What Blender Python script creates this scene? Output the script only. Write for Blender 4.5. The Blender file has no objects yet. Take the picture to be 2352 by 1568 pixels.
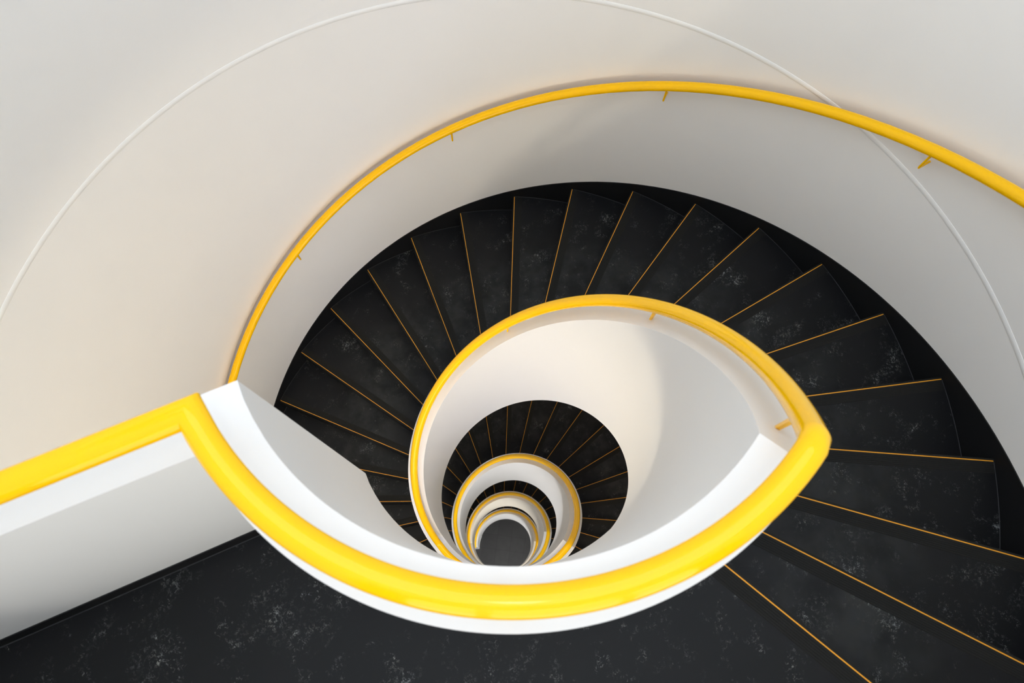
import bpy, bmesh, math, random
from mathutils import Matrix, Vector
R = math.radians
PI = math.pi
SC = bpy.context.scene
COL = SC.collection

# ------------------------------------------------------------------ camera, world, lights, exposure
cam_d = bpy.data.cameras.new('camera')
cam = bpy.data.objects.new('camera', cam_d)
COL.objects.link(cam)
cam.matrix_world = Matrix((
    (0.779946317052992, -0.5956373910812456, 0.19209331290131104, 0.306396892827343),
    (0.6256920604501298, 0.7352993609098947, -0.2604693750427706, -0.40416048168583624),
    (0.01389920879563998, 0.32334339051761624, 0.9461796149798554, 1.9158421698952524),
    (0, 0, 0, 1)))
cam_d.sensor_width = 36.0
cam_d.lens = 1551.2456 / 2352 * 36.0
cam_d.clip_start = 0.05
cam_d.dof.use_dof = True
cam_d.dof.focus_distance = 3.6
cam_d.dof.aperture_fstop = 5.0
SC.camera = cam

w = bpy.data.worlds.new('daylight')
SC.world = w
w.use_nodes = True
w.node_tree.nodes['Background'].inputs[0].default_value = (0.78, 0.88, 1.0, 1)
w.node_tree.nodes['Background'].inputs[1].default_value = 1.0

SC.view_settings.view_transform = 'Standard'
SC.view_settings.look = 'None'
SC.view_settings.gamma = 1
SC.view_settings.use_curve_mapping = False
SC.view_settings.exposure = 0.10
SC.cycles.max_bounces = 12
SC.cycles.diffuse_bounces = 8

# stair geometry, metres and degrees
A = 11.542212          # plan angle of one step
H = 0.17               # rise
TURN = 360.0 / A
R_IN, R_OUT = 0.4985, 0.593      # inner parapet
R_RAIL = 0.544
R_TREAD = 1.768
R_WALL = 1.773
T_RAIL = 0.0222
CEIL = 3.30
# storeys: level, plan position of its first nosing, risers, spacing factor
ST = [dict(z=0.0, K=0.0, n=22, f=1.0),
      dict(z=-3.74, K=TURN, n=22, f=1.0),
      dict(z=-7.48, K=2 * TURN + 2.77, n=16, f=1.036),
      dict(z=-10.20, K=3 * TURN + 2.77, n=16, f=1.036)]
GROUND = -12.92
for i, s in enumerate(ST):
    s['zn'] = s['z'] - s['n'] * H
    s['Lstart'] = (21 - TURN) if i == 0 else ST[i - 1]['K'] + ST[i - 1]['f'] * (ST[i - 1]['n'] - 1)
ST[0]['label'] = 'top'



def area(name, loc, target, sx, sy, power, color, shape='RECTANGLE', spread=PI):
    l = bpy.data.lights.new(name, 'AREA')
    l.shape = shape
    l.size = sx
    if shape in ('RECTANGLE', 'ELLIPSE'):
        l.size_y = sy
    l.energy = power
    l.color = color
    l.spread = spread
    o = bpy.data.objects.new(name, l)
    COL.objects.link(o)
    o.location = loc
    d = Vector(target) - Vector(loc)
    o.rotation_euler = d.to_track_quat('-Z', 'Y').to_euler()
    return o


def pol(r, k, z=0.0):
    a = R(A * k)
    return Vector((r * math.cos(a), r * math.sin(a), z))


OPEN = [  # openings in the outer wall beside the landings: k from, k to, z from, z to
    (-7.2, -0.2, 0.0, 2.25),
    (-8.6, -1.4, -3.74 + 0.95, -3.74 + 2.55),
    (-5.6, 1.6, -7.48 + 0.9, -7.48 + 2.0),
    (-5.6, 1.6, -10.20 + 0.9, -10.20 + 2.0)]


def win_light(i, power, color):
    k0, k1, z0, z1 = OPEN[i]
    kk = 0.5 * (k0 + k1); z = 0.5 * (z0 + z1)
    return area('window_daylight', pol(2.08, kk, z), (0, 0, z), 2.2, z1 - z0, power, color)


# every landing has a round recessed lamp in the soffit above it
DOWN = [pol(1.0, -5.5, -0.27), pol(1.0, -5.5, -4.01), pol(1.0, -3.5, -7.75), pol(1.0, -3.5, -10.47)]
FLUSH = [pol(1.45, -5.5, -0.27), pol(1.45, -5.5, -4.01), pol(1.45, -3.5, -7.75), pol(1.45, -3.5, -10.47)]


def down_light(i, power, color):
    """a small bare lamp just below each soffit, beside a flush disc lamp"""
    l = bpy.data.lights.new('landing_lamp_light', 'POINT')
    l.energy = power * 0.68
    l.color = color
    l.shadow_soft_size = 0.085
    o = bpy.data.objects.new('landing_lamp_light', l)
    COL.objects.link(o)
    o.location = DOWN[i] - Vector((0, 0, 0.052))
    q = FLUSH[i] - Vector((0, 0, 0.026))
    area('landing_lamp_light', q, q - Vector((0, 0, 1)), 0.3, 0.3, power * 0.35, color, 'DISK')


def dome_light(power, color):
    return area('dome_light', (0, 0, CEIL - 0.075), (0, 0, 0), 3.1, 3.1, power, color, 'DISK')


def spot_light(power, color):
    return area('pendant_light', (0.42, -0.45, CEIL - 0.262), (0.42, -0.45, 0), 0.24, 0.24, power, color, 'DISK')


#LIGHTS_BEGIN
w.node_tree.nodes['Background'].inputs[1].default_value = 0.12
dome_light(50, (0.68, 0.81, 1.0))
spot_light(3.0, (1, 0.98, 0.94))
win_light(0, 37, (1.0, 0.965, 0.89))
win_light(1, 32, (0.6, 0.7, 1.0))
win_light(2, 4, (0.9, 1, 1))
win_light(3, 66, (1, 0.91, 0.76))
down_light(0, 46, (1, 0.88, 0.68))
down_light(1, 42, (0.93, 0.95, 1.0))
down_light(2, 8, (1, 1, 1))
down_light(3, 44, (0.95, 0.965, 1.0))
#LIGHTS_END
# ------------------------------------------------------------------ materials


def new_mat(name):
    m = bpy.data.materials.new(name)
    m.use_nodes = True
    nt = m.node_tree
    b = nt.nodes['Principled BSDF']
    return m, nt, b


def N(nt, t, **kw):
    n = nt.nodes.new(t)
    for k, v in kw.items():
        setattr(n, k, v)
    return n


def mat_paint(name, col, rough=0.55, bump=0.05, mott=0.02):
    m, nt, b = new_mat(name)
    geo = N(nt, 'ShaderNodeNewGeometry')
    n1 = N(nt, 'ShaderNodeTexNoise'); n1.inputs['Scale'].default_value = 2.2; n1.inputs['Detail'].default_value = 5
    nt.links.new(geo.outputs['Position'], n1.inputs['Vector'])
    mx = N(nt, 'ShaderNodeMix', data_type='RGBA')
    mx.inputs[6].default_value = (*[c * (1 - mott) for c in col], 1)
    mx.inputs[7].default_value = (*[min(1, c * (1 + mott)) for c in col], 1)
    nt.links.new(n1.outputs['Fac'], mx.inputs[0])
    nt.links.new(mx.outputs[2], b.inputs['Base Color'])
    b.inputs['Roughness'].default_value = rough
    b.inputs['Specular IOR Level'].default_value = 0.35
    if bump:
        n2 = N(nt, 'ShaderNodeTexNoise'); n2.inputs['Scale'].default_value = 260; n2.inputs['Detail'].default_value = 2
        nt.links.new(geo.outputs['Position'], n2.inputs['Vector'])
        bp = N(nt, 'ShaderNodeBump'); bp.inputs['Strength'].default_value = bump; bp.inputs['Distance'].default_value = 0.002
        nt.links.new(n2.outputs['Fac'], bp.inputs['Height'])
        nt.links.new(bp.outputs['Normal'], b.inputs['Normal'])
    return m


def mat_plain(name, col, rough=0.4, spec=0.5, metallic=0.0):
    m, nt, b = new_mat(name)
    geo = N(nt, 'ShaderNodeNewGeometry')
    n1 = N(nt, 'ShaderNodeTexNoise'); n1.inputs['Scale'].default_value = 30; n1.inputs['Detail'].default_value = 3
    nt.links.new(geo.outputs['Position'], n1.inputs['Vector'])
    mx = N(nt, 'ShaderNodeMix', data_type='RGBA')
    mx.inputs[6].default_value = (*[c * 0.99 for c in col], 1)
    mx.inputs[7].default_value = (*[min(1, c * 1.01) for c in col], 1)
    nt.links.new(n1.outputs['Fac'], mx.inputs[0])
    nt.links.new(mx.outputs[2], b.inputs['Base Color'])
    b.inputs['Roughness'].default_value = rough
    b.inputs['Specular IOR Level'].default_value = spec
    b.inputs['Metallic'].default_value = metallic
    return m


def mat_lino(name, dark=(0.0042, 0.0042, 0.0046), amount=1.6, rough=0.5, pale_band=0.0):
    """black floor covering with clustered pale filaments"""
    m, nt, b = new_mat(name)
    L = nt.links
    geo = N(nt, 'ShaderNodeNewGeometry')
    pos = geo.outputs['Position']

    def noise(scale, detail=2, rough_=0.5, dist=0.0, off=(0, 0, 0), st=(1, 1, 1), rot=0.6):
        mp = N(nt, 'ShaderNodeMapping')
        mp.inputs['Location'].default_value = off
        mp.inputs['Rotation'].default_value = (0, 0, rot)
        mp.inputs['Scale'].default_value = st
        L.new(pos, mp.inputs['Vector'])
        n = N(nt, 'ShaderNodeTexNoise')
        n.inputs['Scale'].default_value = scale
        n.inputs['Detail'].default_value = detail
        n.inputs['Roughness'].default_value = rough_
        n.inputs['Distortion'].default_value = dist
        L.new(mp.outputs[0], n.inputs['Vector'])
        return n.outputs['Fac']

    def mth(op, a, c=None, clamp=False):
        n = N(nt, 'ShaderNodeMath', operation=op)
        n.use_clamp = clamp
        for i, v in enumerate((a, c)):
            if v is None:
                continue
            if isinstance(v, (int, float)):
                n.inputs[i].default_value = v
            else:
                L.new(v, n.inputs[i])
        return n.outputs[0]

    def ramp(v, lo, hi):
        n = N(nt, 'ShaderNodeMapRange')
        n.interpolation_type = 'SMOOTHSTEP'
        n.inputs['From Min'].default_value = lo
        n.inputs['From Max'].default_value = hi
        L.new(v, n.inputs['Value'])
        return n.outputs[0]

    def ridge(v, wd):
        d = mth('ABSOLUTE', mth('SUBTRACT', v, 0.5))
        return mth('SUBTRACT', 1.0, ramp(d, wd * 0.3, wd))
    r1 = ridge(noise(48, 3, 0.6, 1.2), 0.022)
    r2 = ridge(noise(80, 2, 0.6, 0.8, (3, 7, 1)), 0.02)
    spk = ramp(noise(85, 2, 0.6), 0.46, 0.56)
    big = ramp(noise(4.2, 4, 0.62, 0.3, (5, 2, 0), (1.6, 0.8, 1), 0.25), 0.55, 0.72)
    mid = ramp(noise(13, 3, 0.6, 0.2, (1, 9, 4)), 0.52, 0.70)
    fil = mth('MULTIPLY', mth('MAXIMUM', r1, mth('MULTIPLY', r2, 0.8)), spk)
    m1 = mth('MULTIPLY', fil, mth('MULTIPLY', big, mth('ADD', 0.25, mid)))
    m2 = mth('MULTIPLY', mth('MULTIPLY', r2, spk), mth('MULTIPLY', mid, 0.30))
    haze = mth('MULTIPLY', mth('MULTIPLY', big, mid), 0.02)
    tot = mth('MULTIPLY', mth('ADD', mth('ADD', m1, m2), haze), amount, True)
    tint = N(nt, 'ShaderNodeMix', data_type='RGBA')
    tint.inputs[6].default_value = (0.30, 0.33, 0.36, 1)
    tint.inputs[7].default_value = (0.36, 0.35, 0.27, 1)
    L.new(noise(25, 1, 0.5, 0, (8, 8, 8)), tint.inputs[0])
    base = N(nt, 'ShaderNodeMix', data_type='RGBA')
    base.inputs[6].default_value = (*[c * 0.72 for c in dark], 1)
    base.inputs[7].default_value = (*[c * 1.3 for c in dark], 1)
    L.new(noise(3.0, 6, 0.7, 0, (2, 2, 2)), base.inputs[0])
    if pale_band:   # paler patchy band along the middle of the treads
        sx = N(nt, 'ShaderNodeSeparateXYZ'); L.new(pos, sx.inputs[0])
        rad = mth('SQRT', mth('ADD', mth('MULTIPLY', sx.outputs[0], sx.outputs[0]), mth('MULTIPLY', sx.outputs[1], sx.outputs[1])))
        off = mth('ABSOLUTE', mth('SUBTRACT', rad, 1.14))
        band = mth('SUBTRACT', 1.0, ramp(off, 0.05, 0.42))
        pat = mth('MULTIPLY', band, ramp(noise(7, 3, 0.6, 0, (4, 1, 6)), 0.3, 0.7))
        tot = mth('ADD', tot, mth('MULTIPLY', pat, pale_band), True)
    mx = N(nt, 'ShaderNodeMix', data_type='RGBA')
    L.new(tot, mx.inputs[0])
    L.new(base.outputs[2], mx.inputs[6])
    L.new(tint.outputs[2], mx.inputs[7])
    L.new(mx.outputs[2], b.inputs['Base Color'])
    b.inputs['Roughness'].default_value = rough
    b.inputs['Specular IOR Level'].default_value = 0.22
    n2 = noise(420, 2)
    bp = N(nt, 'ShaderNodeBump'); bp.inputs['Strength'].default_value = 0.12; bp.inputs['Distance'].default_value = 0.001
    L.new(n2, bp.inputs['Height'])
    L.new(bp.outputs['Normal'], b.inputs['Normal'])
    return m


def mat_tiles(name):
    m, nt, b = new_mat(name)
    L = nt.links
    geo = N(nt, 'ShaderNodeNewGeometry')
    mp = N(nt, 'ShaderNodeMapping')
    mp.vector_type = 'TEXTURE'
    mp.inputs['Rotation'].default_value = (0, 0, R(31.5))
    # joint lines at v = 0.226 and -0.066, u = 0.154 and 0.443
    u0, v0 = 0.154, -0.066
    c, s = math.cos(R(31.5)), math.sin(R(31.5))
    mp.inputs['Location'].default_value = (u0 * c - v0 * s, u0 * s + v0 * c, 0)
    L.new(geo.outputs['Position'], mp.inputs['Vector'])
    br = N(nt, 'ShaderNodeTexBrick')
    br.offset = 0.0
    br.inputs['Color1'].default_value = (0.024, 0.024, 0.024, 1)
    br.inputs['Color2'].default_value = (0.031, 0.031, 0.0305, 1)
    br.inputs['Mortar'].default_value = (0.013, 0.013, 0.013, 1)
    br.inputs['Scale'].default_value = 1.0
    br.inputs['Mortar Size'].default_value = 0.004
    br.inputs['Mortar Smooth'].default_value = 0.2
    br.inputs['Brick Width'].default_value = 0.2915
    br.inputs['Row Height'].default_value = 0.2915
    L.new(mp.outputs[0], br.inputs['Vector'])
    n1 = N(nt, 'ShaderNodeTexNoise'); n1.inputs['Scale'].default_value = 9; n1.inputs['Detail'].default_value = 6
    L.new(geo.outputs['Position'], n1.inputs['Vector'])
    mr = N(nt, 'ShaderNodeMapRange'); mr.inputs['To Min'].default_value = 0.7; mr.inputs['To Max'].default_value = 1.3
    L.new(n1.outputs['Fac'], mr.inputs['Value'])
    mul = N(nt, 'ShaderNodeMix', data_type='RGBA', blend_type='MULTIPLY')
    mul.inputs[0].default_value = 1
    L.new(br.outputs['Color'], mul.inputs[6])
    L.new(mr.outputs[0], mul.inputs[7])
    L.new(mul.outputs[2], b.inputs['Base Color'])
    b.inputs['Roughness'].default_value = 0.6
    return m


M_WALL = mat_paint("wall_plaster", (0.87, 0.848, 0.81), 0.6, 0.06)
M_PAR = mat_paint("parapet_paint", (0.75, 0.745, 0.73), 0.5, 0.04, 0.012)
M_CEIL = mat_paint('ceiling_paint', (0.84, 0.83, 0.81), 0.7, 0.03)
M_TRIM = mat_paint('trim_paint', (0.87, 0.86, 0.83), 0.4, 0.0, 0.01)
M_YEL = mat_plain('yellow_lacquer', (0.98, 0.53, 0.0), 0.1, 0.3)
M_ORA = mat_plain('orange_stripe_inlay', (0.80, 0.335, 0.02), 0.5, 0.3)
M_GRIP = mat_plain('dark_grip_rubber', (0.0100, 0.0094, 0.0078), 0.65, 0.2)
M_SKIRT = mat_plain('black_skirting', (0.0055, 0.0055, 0.006), 0.55, 0.3)
M_SEAM = mat_plain('grey_weld_line', (0.045, 0.045, 0.047), 0.6, 0.3)
M_LINO = mat_lino('black_marbled_floor', amount=2.2, dark=(0.0050, 0.0050, 0.0054))
M_TREAD = mat_lino('black_marbled_tread', pale_band=0.05)
M_TILE = mat_tiles('grey_floor_tiles')
M_FRAME = mat_plain('window_frame_paint', (0.75, 0.75, 0.74), 0.4)
M_EMIT, _nt, _b = new_mat('lamp_diffuser')
_b.inputs['Base Color'].default_value = (0.9, 0.9, 0.88, 1)
_b.inputs['Emission Color'].default_value = (1.0, 0.965, 0.92, 1)
_b.inputs['Emission Strength'].default_value = 0.02
M_GLASS, _nt, _b = new_mat('window_glass')
_tr = N(_nt, 'ShaderNodeBsdfTransparent'); _gl = N(_nt, 'ShaderNodeBsdfGlossy'); _mx = N(_nt, 'ShaderNodeMixShader'); _fr = N(_nt, 'ShaderNodeFresnel')
_gl.inputs['Roughness'].default_value = 0.02
_nt.links.new(_fr.outputs[0], _mx.inputs[0]); _nt.links.new(_tr.outputs[0], _mx.inputs[1]); _nt.links.new(_gl.outputs[0], _mx.inputs[2])
_nt.links.new(_mx.outputs[0], _nt.nodes['Material Output'].inputs['Surface'])

# ------------------------------------------------------------------ object helpers


def link_mesh(name, verts, faces, mat, parent=None, smooth=None):
    me = bpy.data.meshes.new(name)
    me.from_pydata([tuple(v) for v in verts], [], faces)
    bm = bmesh.new(); bm.from_mesh(me)
    bmesh.ops.remove_doubles(bm, verts=bm.verts, dist=1e-6)
    bmesh.ops.recalc_face_normals(bm, faces=bm.faces)
    bm.to_mesh(me); bm.free()
    me.materials.append(mat)
    if smooth is not None:
        for p in me.polygons:
            p.use_smooth = True
        me.set_sharp_from_angle(angle=R(smooth))
    o = bpy.data.objects.new(name, me)
    COL.objects.link(o)
    if parent is not None:
        o.parent = parent
        r = parent
        off = Vector((0, 0, 0))
        while r is not None:
            off += r.location
            r = r.parent
        o.location = -off
    return o


def thing(name, label, cat, loc, group=None):
    o = bpy.data.objects.new(name, None)
    COL.objects.link(o)
    o.location = loc
    o.empty_display_size = 0.1
    o['label'] = label
    o['category'] = cat
    if group:
        o['group'] = group
    return o


def struct(o, label=None):
    o['kind'] = 'structure'
    if label:
        o['label'] = label
    return o


class MB:
    def __init__(self):
        self.v = []; self.f = []

    def box(self, pts8):
        b = len(self.v)
        self.v += pts8
        for q in ((0, 1, 2, 3), (7, 6, 5, 4), (0, 4, 5, 1), (1, 5, 6, 2), (2, 6, 7, 3), (3, 7, 4, 0)):
            self.f.append(tuple(b + i for i in q))

    def sweep(self, secs, closed=False, caps=True):
        """secs: list of equal-length closed profiles"""
        b = len(self.v); n = len(secs[0])
        for s in secs:
            self.v += s
        m = len(secs)
        for i in range(m if closed else m - 1):
            i2 = (i + 1) % m
            for j in range(n):
                j2 = (j + 1) % n
                self.f.append((b + i * n + j, b + i * n + j2, b + i2 * n + j2, b + i2 * n + j))
        if caps and not closed:
            self.f.append(tuple(b + j for j in range(n)))
            self.f.append(tuple(b + (m - 1) * n + j for j in reversed(range(n))))

    def tube(self, pts, r, n=24):
        """mitred tube through a polyline"""
        pts = [Vector(p) for p in pts]
        d = [(pts[i + 1] - pts[i]).normalized() for i in range(len(pts) - 1)]
        up = Vector((0, 0, 1))
        x = d[0].cross(up)
        if x.length < 1e-3:
            x = d[0].cross(Vector((1, 0, 0)))
        x.normalize(); y = x.cross(d[0]).normalized()
        ring = [pts[0] + x * (r * math.cos(2 * PI * k / n)) + y * (r * math.sin(2 * PI * k / n)) for k in range(n)]
        secs = [ring]
        for i in range(1, len(pts)):
            dd = d[i - 1]
            nn = (d[i - 1] + d[i]).normalized() if i < len(d) else dd
            new = []
            for q in ring:
                t = (pts[i] - q).dot(nn) / dd.dot(nn)
                new.append(q + dd * t)
            secs.append(new)
            # re-round the ring for the next leg
            if i < len(d):
                dn = d[i]
                x2 = x - dn * x.dot(dn); x2.normalize()
                y2 = x2.cross(dn).normalized()
                ring = [pts[i] + x2 * (r * math.cos(2 * PI * k / n)) + y2 * (r * math.sin(2 * PI * k / n)) for k in range(n)]
                x = x2
        self.sweep(secs)

    def sector(self, r0, r1, k0, k1, z0, z1, off0=0.0, off1=0.0, n=8):
        """solid ring sector; off shifts the end faces tangentially"""
        secs = []
        for i in range(n + 1):
            t = i / n
            k = k0 + (k1 - k0) * t
            off = off0 * (1 - t) + off1 * t
            a = R(A * k); tv = Vector((-math.sin(a), math.cos(a), 0)) * off
            p0 = pol(r0, k) + tv; p1 = pol(r1, k) + tv
            secs.append([Vector((p0.x, p0.y, z0)), Vector((p1.x, p1.y, z0)), Vector((p1.x, p1.y, z1)), Vector((p0.x, p0.y, z1))])
        self.sweep(secs)

    def build(self, name, mat, parent=None, smooth=None):
        return link_mesh(name, self.v, self.f, mat, parent, smooth)


def radial_box(mb, k, v0, v1, r0, r1, z0, z1):
    a = R(A * k)
    u = Vector((math.cos(a), math.sin(a), 0)); t = Vector((-math.sin(a), math.cos(a), 0))
    P = lambda r, v, z: u * r + t * v + Vector((0, 0, z))
    mb.box([P(r0, v0, z0), P(r1, v0, z0), P(r1, v1, z0), P(r0, v1, z0), P(r0, v0, z1), P(r1, v0, z1), P(r1, v1, z1), P(r0, v1, z1)])


# ------------------------------------------------------------------ outer wall with a window beside each landing
NSEG = 240


def build_wall():
    wins = OPEN
    zs = sorted({GROUND - 0.2, CEIL, *[w_[2] for w_ in wins], *[w_[3] for w_ in wins]})
    step = TURN / NSEG
    def hole(i, j):
        k = (i + 0.5) * step
        zc = 0.5 * (zs[j] + zs[j + 1])
        for k0, k1, z0, z1 in wins:
            for q in (k, k - TURN):
                if k0 < q < k1 and z0 < zc < z1:
                    return True
        return False
    V = []; F = []
    nz = len(zs)
    for ring in (R_WALL, R_WALL + 0.18):
        for i in range(NSEG):
            for z in zs:
                V.append(pol(ring, i * step, z))
    idx = lambda ri, i, j: ri * NSEG * nz + (i % NSEG) * nz + j
    for i in range(NSEG):
        for j in range(nz - 1):
            if hole(i, j):
                continue
            for ri in (0, 1):
                F.append((idx(ri, i, j), idx(ri, i + 1, j), idx(ri, i + 1, j + 1), idx(ri, i, j + 1)))
            if hole((i + 1) % NSEG, j):
                F.append((idx(0, i + 1, j), idx(1, i + 1, j), idx(1, i + 1, j + 1), idx(0, i + 1, j + 1)))
            if hole((i - 1) % NSEG, j):
                F.append((idx(0, i, j), idx(1, i, j), idx(1, i, j + 1), idx(0, i, j + 1)))
            if j == 0 or hole(i, j - 1):
                F.append((idx(0, i, j), idx(0, i + 1, j), idx(1, i + 1, j), idx(1, i, j)))
            if j == nz - 2 or hole(i, j + 1):
                F.append((idx(0, i, j + 1), idx(0, i + 1, j + 1), idx(1, i + 1, j + 1), idx(1, i, j + 1)))
    struct(link_mesh('wall_outer', V, F, M_WALL, None, 30), 'round off-white plaster wall around the stair')
    for wi, (k0, k1, z0, z1) in enumerate(wins):
        mb = MB()
        fr = 0.05
        rr0, rr1 = R_WALL + 0.06, R_WALL + 0.11
        mb.sector(rr0, rr1, k0, k1, z0, z0 + fr, n=24)
        mb.sector(rr0, rr1, k0, k1, z1 - fr, z1, n=24)
        for q in range(4):
            kc = k0 + (k1 - k0) * q / 3
            kc = min(max(kc, k0 + 0.13), k1 - 0.13)
            mb.sector(rr0, rr1, kc - 0.13, kc + 0.13, z0 + fr, z1 - fr, n=2)
        fo = mb.build('door_1' if wi == 0 else 'window_%d' % wi, M_FRAME, None, 30)
        struct(fo)
        g = MB(); g.sector(rr0 + 0.02, rr0 + 0.026, k0 + 0.05, k1 - 0.05, z0 + 0.02, z1 - 0.02, n=24)
        g.build('pane', M_GLASS, fo, 30)


build_wall()

# half-round bead running level round the wall at the height of the top soffit
mb = MB()
secs = []
for i in range(NSEG):
    k = TURN * i / NSEG
    prof = []
    for (dr, dz) in ((-0.004, -0.0125), (0.001, -0.0115), (0.0028, -0.006), (0.0032, 0.0), (0.0028, 0.006), (0.001, 0.0115), (-0.004, 0.0125)):
        prof.append(pol(R_WALL - dr, k, -0.276 + dz))
    secs.append(prof)
mb.sweep(secs, closed=True)
struct(mb.build('trim_1', M_TRIM, None, 50), 'thin white level bead round the plaster wall')

# ceiling and ground floor
mb = MB(); mb.sector(0.0001, R_WALL + 0.18, 0, TURN * 0.99999, CEIL, CEIL + 0.15, n=NSEG)
struct(mb.build('ceiling', M_CEIL))
mb = MB()
ring = [pol(R_WALL + 0.1, TURN * i / 96, GROUND) for i in range(96)]
low = [p - Vector((0, 0, 0.12)) for p in ring]
mb.sweep([ring, low])
struct(mb.build('floor', M_TILE), 'dark grey square tiled floor at the foot of the stair well')

# ------------------------------------------------------------------ stair flights and landings
FL_LABEL = ['topmost flight of black stair treads with orange edge stripes, curving below the top landing',
            'second flight of black treads, seen as a fan through the large well opening',
            'third flight of black treads, thin dark ring seen deeper in the well',
            'lowest flight of black treads, mere dark sliver just above the tiled floor']
LD_LABEL = ['top landing with black marbled floor across the bottom of the photo',
            'landing one storey down with black floor, under the top landing',
            'landing two storeys down beside the third turn of parapet',
            'lowest landing above the tiled ground floor']


def nosing_parts(parent, k, ztop, r0=R_OUT - 0.004, r1=R_TREAD - 0.004, fine=True):
    st = MB(); radial_box(st, k, -0.0018, 0.0018, r0, r1, ztop - 0.002, ztop + 0.0008)
    st.build('nosing_stripe', M_ORA, parent)['label'] = 'orange edge stripe'
    gr = MB()
    if fine:
        radial_box(gr, k, -0.046, -0.0022, r0, r1, ztop - 0.001, ztop + 0.0002)
        for q in range(6):
            v = -0.0085 - q * 0.0068
            radial_box(gr, k, v - 0.0018, v + 0.0018, r0, r1, ztop, ztop + 0.0016)
        radial_box(gr, k, 0.0022, 0.0088, r0, r1, ztop - 0.001, ztop + 0.0012)
    else:
        radial_box(gr, k, -0.046, -0.0022, r0, r1, ztop - 0.001, ztop + 0.0008)
        radial_box(gr, k, 0.0022, 0.0088, r0, r1, ztop - 0.001, ztop + 0.0008)
    gr.build('grip_strip', M_GRIP, parent)['label'] = 'ribbed dark grip strip'


for si, s in enumerate(ST):
    z0, K0, n, f = s['z'], s['K'], s['n'], s['f']
    t = thing('stair_flight', FL_LABEL[si], 'stairs', pol(1.18, K0 + f * 0.5 * n, s['zn']))
    for j in range(1, n):
        k = K0 + f * j
        zt = z0 - H * j
        mb = MB()
        mb.sector(R_OUT - 0.006, R_TREAD + 0.002, k - f, k, zt - 0.20, zt, 0.0079, 0.008, n=8)
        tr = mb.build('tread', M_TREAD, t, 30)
        nosing_parts(tr, k, zt, fine=(si == 0))
        if si == 0:
            e = MB(); e.sector(R_TREAD - 0.0036, R_TREAD - 0.0012, k - f + 0.03, k - 0.01, zt - 0.001, zt + 0.0006, n=8)
            e.build('edge_seam', M_SEAM, tr)
    # soffit under the flight
    secs = []
    m = n * 4
    for i in range(m + 1):
        j = -0.9 + (n - 0.05) * i / m
        zz = max(z0 - 0.424 - H * j, s['zn'] - (0.27 if si < 3 else 0.0))
        zz = min(zz, z0 - 0.27)
        k = K0 + f * j
        tp = z0 - H * j - 0.24 if j > 0 else z0 - 0.24
        tp = max(tp, zz + 0.01)
        secs.append([pol(R_OUT - 0.01, k, zz), pol(R_WALL, k, zz), pol(R_WALL, k, tp), pol(R_OUT - 0.01, k, tp)])
    mb = MB(); mb.sweep(secs)
    mb.build('soffit', M_PAR, t, 30)['label'] = 'white plastered underside'

    # landing
    ks, ke = s['Lstart'], K0 - (0.08 if si == 0 else 0)
    l = thing('stair_landing', LD_LABEL[si], 'landing', pol(1.18, 0.5 * (ks + ke), z0 - 0.27))
    mb = MB(); mb.sector(R_OUT - 0.008, R_WALL, ks, ke, z0 - 0.27, z0 - 0.004, 0.0, 0.006, n=40)
    mb.build('slab', M_PAR, l, 30)['label'] = 'white plastered slab'
    mb = MB(); mb.sector(R_OUT - 0.006, R_TREAD + 0.002, ks, ke, z0 - 0.004, z0, 0.0, 0.0075, n=40)
    mb.sector(R_OUT - 0.006, R_TREAD + 0.002, ke - 0.02, ke, z0 - 0.18, z0 - 0.004, 0.0065, 0.0078, n=2)
    fc = mb.build('floor_covering', M_LINO, l, 30)
    nosing_parts(fc, ke, z0, fine=(si == 0))

# black skirting that follows treads and landings along the outer wall
for si, s in enumerate(ST):
    z0, K0, n, f = s['z'], s['K'], s['n'], s['f']
    secs = []
    ja = (s['Lstart'] - K0) / f
    js = [ja + (0 - ja) * i / 24 for i in range(24)] + [n * i / 132 for i in range(133 - 6)]
    for j in js:
        top = z0 + (0.068 if j < 0 else 0.068 - H * j)
        top = max(top, s['zn'] + 0.068)
        bot = z0 - 0.01 if j < 0 else z0 - H * j - 0.2
        bot = max(bot, GROUND)
        k = K0 + f * j
        secs.append([pol(R_TREAD, k, bot), pol(R_WALL + 0.001, k, bot), pol(R_WALL + 0.001, k, top), pol(R_TREAD, k, top)])
    mb = MB(); mb.sweep(secs)
    o = struct(mb.build('baseboard_outer', M_SKIRT, None, 30))
    if si == 0:
        o['label'] = 'black skirting along the outer wall of the top flight'

# ------------------------------------------------------------------ parapets, copings and inner handrails
UD = Vector((math.cos(R(-117.4)), math.sin(R(-117.4)), 0))     # direction of the straight guard
ND = Vector((-UD.y, UD.x, 0))
if ND.x < 0:
    ND = -ND
PAR_LABEL = ['white curved parapet of the top landing and topmost flight, with straight wing to the wall',
             'white curved parapet one turn down, second ring in the well',
             'white curved parapet two turns down, third ring in the well',
             'innermost white curved parapet, ending on the tiled floor']
RAIL_LABEL = ['large yellow handrail over the top parapet, nearest the camera, with sharp corners',
              'yellow handrail one turn down, second ring in the well',
              'yellow handrail two turns down, third ring in the well',
              'smallest yellow handrail, lowest ring ending just above the tiled floor']


def z_cap(s, j, si):
    z = min(s['z'] + 0.836, s['z'] + 0.876 - H * j)
    return z if si == 3 else max(z, s['zn'] + 0.836)


def z_rail(s, j, si):
    z = min(s['z'] + 0.966, s['z'] + 0.983 - H * j)
    return z if si == 3 else max(z, s['zn'] + 0.966)


def z_bot(s, j, si):
    z = min(s['z'] - 0.27, s['z'] - 0.424 - H * j)
    return max(z, s['zn'] - (0.27 if si < 3 else -0.0))


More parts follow.
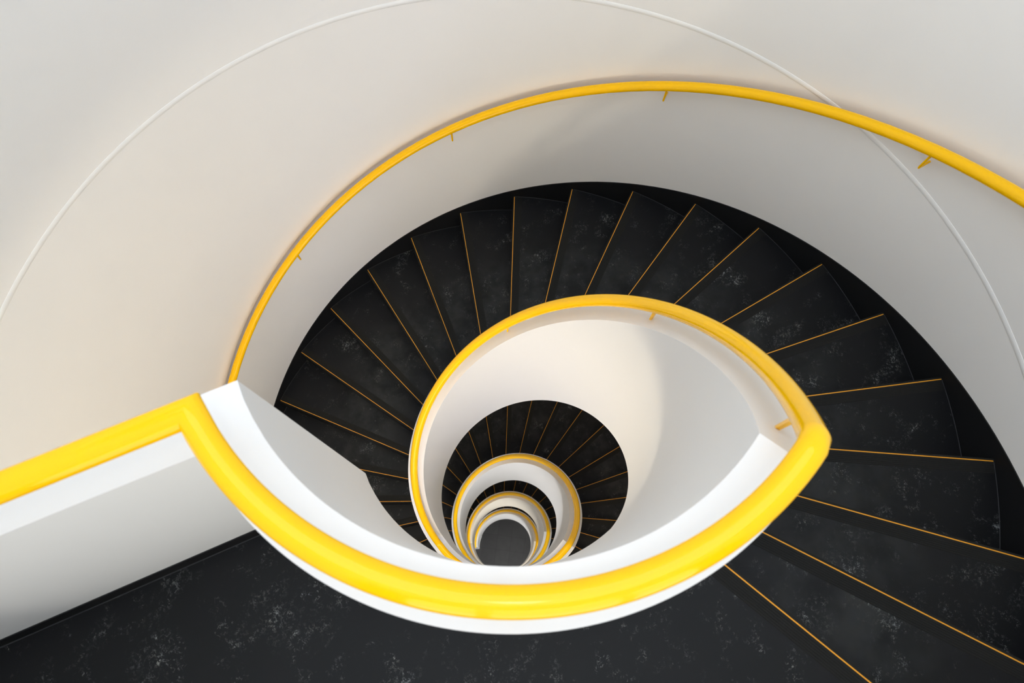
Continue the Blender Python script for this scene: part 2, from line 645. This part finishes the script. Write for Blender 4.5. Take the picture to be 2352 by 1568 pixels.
for si, s in enumerate(ST):
    K0, n, f = s['K'], s['n'], s['f']
    jend = n + 0.26 if si < 3 else 15.95
    jst = (ST[si - 1]['K'] + ST[si - 1]['f'] * (ST[si - 1]['n'] + 0.26) - K0) / f if si else -9.0
    js = set()
    m = int((jend - jst) * 8)
    for i in range(m + 1):
        js.add(round(jst + (jend - jst) * i / m, 4))
    for q in (0.235, -0.9059, n + 0.235, n - 0.9059):
        if jst < q < jend:
            js.add(round(q, 4))
    js = sorted(js)
    CT = 0.014
    body = []; cop = []

    def sec(pi, po, zb, zt):
        return [Vector((pi.x, pi.y, zb)), Vector((po.x, po.y, zb)), Vector((po.x, po.y, zt)), Vector((pi.x, pi.y, zt))]
    if si == 0:
        c1, c2 = Vector((-0.2225, -0.4445, 0)), Vector((-0.179, -0.5655, 0))
        for L_ in (1.775, 1.4, 1.0, 0.75):
            pi = UD * L_ + ND * 0.007; po = UD * L_ + ND * 0.100
            body.append(sec(pi, po, -0.27, 0.836 - CT)); cop.append(sec(pi, po, 0.836 - CT, 0.836))
        for t in (0.0, 0.34, 0.67):
            ki = -10.15 + t * 1.15; ko = -9.33 + t * 0.33
            pi = pol(R_IN, ki) if t else c1; po = pol(R_OUT, ko) if t else c2
            body.append(sec(pi, po, -0.27, 0.836 - CT)); cop.append(sec(pi, po, 0.836 - CT, 0.836))
    for j in js:
        k = K0 + f * j
        zc = z_cap(s, j, si); zb = z_bot(s, j, si)
        zb = min(zb, zc - 0.05)
        body.append(sec(pol(R_IN, k), pol(R_OUT, k), zb, zc - CT)); cop.append(sec(pol(R_IN, k), pol(R_OUT, k), zc - CT, zc))
    t = thing('parapet', PAR_LABEL[si], 'parapet', pol(0.546, K0, s['z'] - 0.27), 'white parapet turns of the stair well')
    mb = MB(); mb.sweep(body); mb.build('wall_body', M_PAR, t, 32)
    mb = MB(); mb.sweep(cop); mb.build('coping', M_PAR, t, 32)
    if si == 3:   # white foot strip where the parapet stands on the floor
        mb = MB(); secs = []
        for i in range(13):
            j = 13.45 + (15.99 - 13.45) * i / 12
            k = K0 + f * j
            secs.append([pol(R_IN - 0.008, k, GROUND), pol(R_OUT + 0.004, k, GROUND), pol(R_OUT + 0.004, k, GROUND + 0.03), pol(R_IN - 0.008, k, GROUND + 0.03)])
        mb.sweep(secs); mb.build('foot_strip', M_TRIM, t, 30)['label'] = 'narrow white foot strip'

    # handrail
    pts = []
    if si == 0:
        d = 0.0795
        corner = UD * 0.538 + ND * d
        zl = 0.966
        pts.append(UD * 1.772 + ND * d + Vector((0, 0, zl)))
        pts.append(UD * 1.2 + ND * d + Vector((0, 0, zl)))
        pts.append(corner + Vector((0, 0, zl)))
        nxt = pol(R_RAIL, -9.1, zl)
        cz = corner + Vector((0, 0, zl))
        dirn = (nxt - cz).normalized()
        pts.append(nxt)
    rj = [jst + (jend - jst) * i / m for i in range(m + 1)]
    kink = 0.1
    rj = [j for j in rj if abs(j - kink) > 0.14 and abs(j - (n + 0.1)) > 0.14]
    rj += [kink - 0.11, kink + 0.07] + ([n + 0.03, n + 0.17] if si < 3 else [])
    rj = sorted(rj)
    for j in rj:
        pts.append(pol(R_RAIL, K0 + f * j, z_rail(s, j, si)))
    t = thing('handrail', RAIL_LABEL[si], 'handrail', pol(R_RAIL, K0, s['z'] + 0.85), 'yellow handrails over the white parapet')
    mb = MB(); mb.tube(pts, T_RAIL, 28 if si == 0 else 20)
    mb.build('rail_tube', M_YEL, t, 40)
    bj = [0.85, 6, 11.1, 16, 21] if n == 22 else [1, 6, 11, 15]
    bj += [ja_ for ja_ in (-4.5,) if ja_ > jst]
    for j in bj:
        zr = z_rail(s, j, si); zc = z_cap(s, j, si)
        mb = MB()
        k = K0 + f * j
        secs = []
        for (z, hw) in ((zr - T_RAIL * 0.8, 0.0055), (zc - 0.012, 0.0035)):
            secs.append([pol(R_RAIL - 0.004, k - hw / 0.11, z), pol(R_RAIL + 0.004, k - hw / 0.11, z), pol(R_RAIL + 0.004, k + hw / 0.11, z), pol(R_RAIL - 0.004, k + hw / 0.11, z)])
        mb.sweep(secs); mb.build('bracket', M_YEL, t)
    if si == 0:
        for L_ in (1.6,):
            c = UD * L_ + ND * d
            mb = MB(); mb.tube([c + Vector((0, 0, 0.95)), c + Vector((0, 0, 0.83))], 0.006, 12)
            mb.build('bracket', M_YEL, t, 40)

# black skirting on the landing side of the straight guard
mb = MB()
P = lambda L_, d_, z: UD * L_ + ND * d_ + Vector((0, 0, z))
mb.box([P(0.58, 0.099, 0.0), P(1.77, 0.099, 0.0), P(1.77, 0.103, 0.0), P(0.58, 0.103, 0.0), P(0.58, 0.099, 0.08), P(1.77, 0.099, 0.08), P(1.77, 0.103, 0.08), P(0.58, 0.103, 0.08)])
struct(mb.build('baseboard_left', M_SKIRT), 'black skirting at the foot of the straight white guard wall')
mb = MB()
mb.box([P(0.58, 0.1030, 0.0), P(1.77, 0.1030, 0.0), P(1.77, 0.1052, 0.0), P(0.58, 0.1052, 0.0), P(0.58, 0.1030, 0.0010), P(1.77, 0.1030, 0.0010), P(1.77, 0.1052, 0.0010), P(0.58, 0.1052, 0.0010)])
struct(mb.build('trim_2', M_SEAM), 'thin grey weld line along the skirting of the guard wall')

# ------------------------------------------------------------------ outer handrail on the wall side of the top flight
t = thing('handrail', 'long yellow handrail fixed to the outer round wall above the topmost flight', 'handrail', pol(1.72, 10, -1.0))
mb = MB()
pts = []
for i in range(0, 24 * 4 + 1):
    j = -1.0 + i / 4.0
    pts.append(pol(1.72, j, min(0.966, 0.954 - H * j) if j < 0.3 else 0.954 - H * j))
mb.tube(pts, T_RAIL, 28)
mb.build('rail_tube', M_YEL, t, 40)
for j in (0, 3, 6, 9, 12, 15, 18, 21):
    zr = min(0.966, 0.954 - H * j)
    mb = MB()
    mb.tube([pol(1.72, j, zr - 0.012), pol(1.72, j, zr - 0.092), pol(1.7225, j, zr - 0.1), pol(R_WALL + 0.003, j, zr - 0.1)], 0.0047, 14)
    mb.build('bracket', M_YEL, t, 50)

# ------------------------------------------------------------------ lamps


def disc(mb, cx, cy, r, z0, z1, n=48):
    mb.sweep([[Vector((cx + r * math.cos(2 * PI * i / n), cy + r * math.sin(2 * PI * i / n), z)) for i in range(n)] for z in (z0, z1)])


t = thing('ceiling_light', 'wide round luminous panel on the ceiling above the stair well', 'lamp', (0, 0, CEIL))
mb = MB(); disc(mb, 0, 0, 1.60, CEIL - 0.05, CEIL); mb.build('housing', M_FRAME, t, 40)
mb = MB(); disc(mb, 0, 0, 1.56, CEIL - 0.07, CEIL - 0.05); mb.build('diffuser', M_EMIT, t, 40)
t = thing('pendant_lamp', 'small bright round pendant lamp hanging above the top landing', 'lamp', (0.42, -0.45, CEIL - 0.07))
mb = MB(); disc(mb, 0.42, -0.45, 0.012, CEIL - 0.2, CEIL - 0.07, 12); mb.build('stem', M_FRAME, t, 40)
mb = MB(); disc(mb, 0.42, -0.45, 0.14, CEIL - 0.25, CEIL - 0.2); mb.build('housing', M_FRAME, t, 40)
mb = MB(); disc(mb, 0.42, -0.45, 0.13, CEIL - 0.258, CEIL - 0.25); mb.build('diffuser', M_EMIT, t, 40)
WHERE = ['top landing', 'landing one storey down', 'landing two storeys down', 'lowest landing']
for i, p in enumerate(DOWN):
    t = thing('bulb_holder', 'small bare lamp in the soffit of the ' + WHERE[i], 'lamp', p, 'bare lamps under the landings')
    mb = MB(); disc(mb, p.x, p.y, 0.06, p.z - 0.012, p.z); mb.build('housing', M_FRAME, t, 40)
    mb = MB(); disc(mb, p.x, p.y, 0.035, p.z - 0.02, p.z - 0.012); mb.build('socket', M_FRAME, t, 40)
    q = FLUSH[i]
    t = thing('soffit_lamp', 'wide flush round lamp in the soffit of the ' + WHERE[i], 'lamp', q, 'flush lamps under the landings')
    mb = MB(); disc(mb, q.x, q.y, 0.17, q.z - 0.02, q.z); mb.build('housing', M_FRAME, t, 40)
    mb = MB(); disc(mb, q.x, q.y, 0.155, q.z - 0.024, q.z - 0.02); mb.build('diffuser', M_EMIT, t, 40)
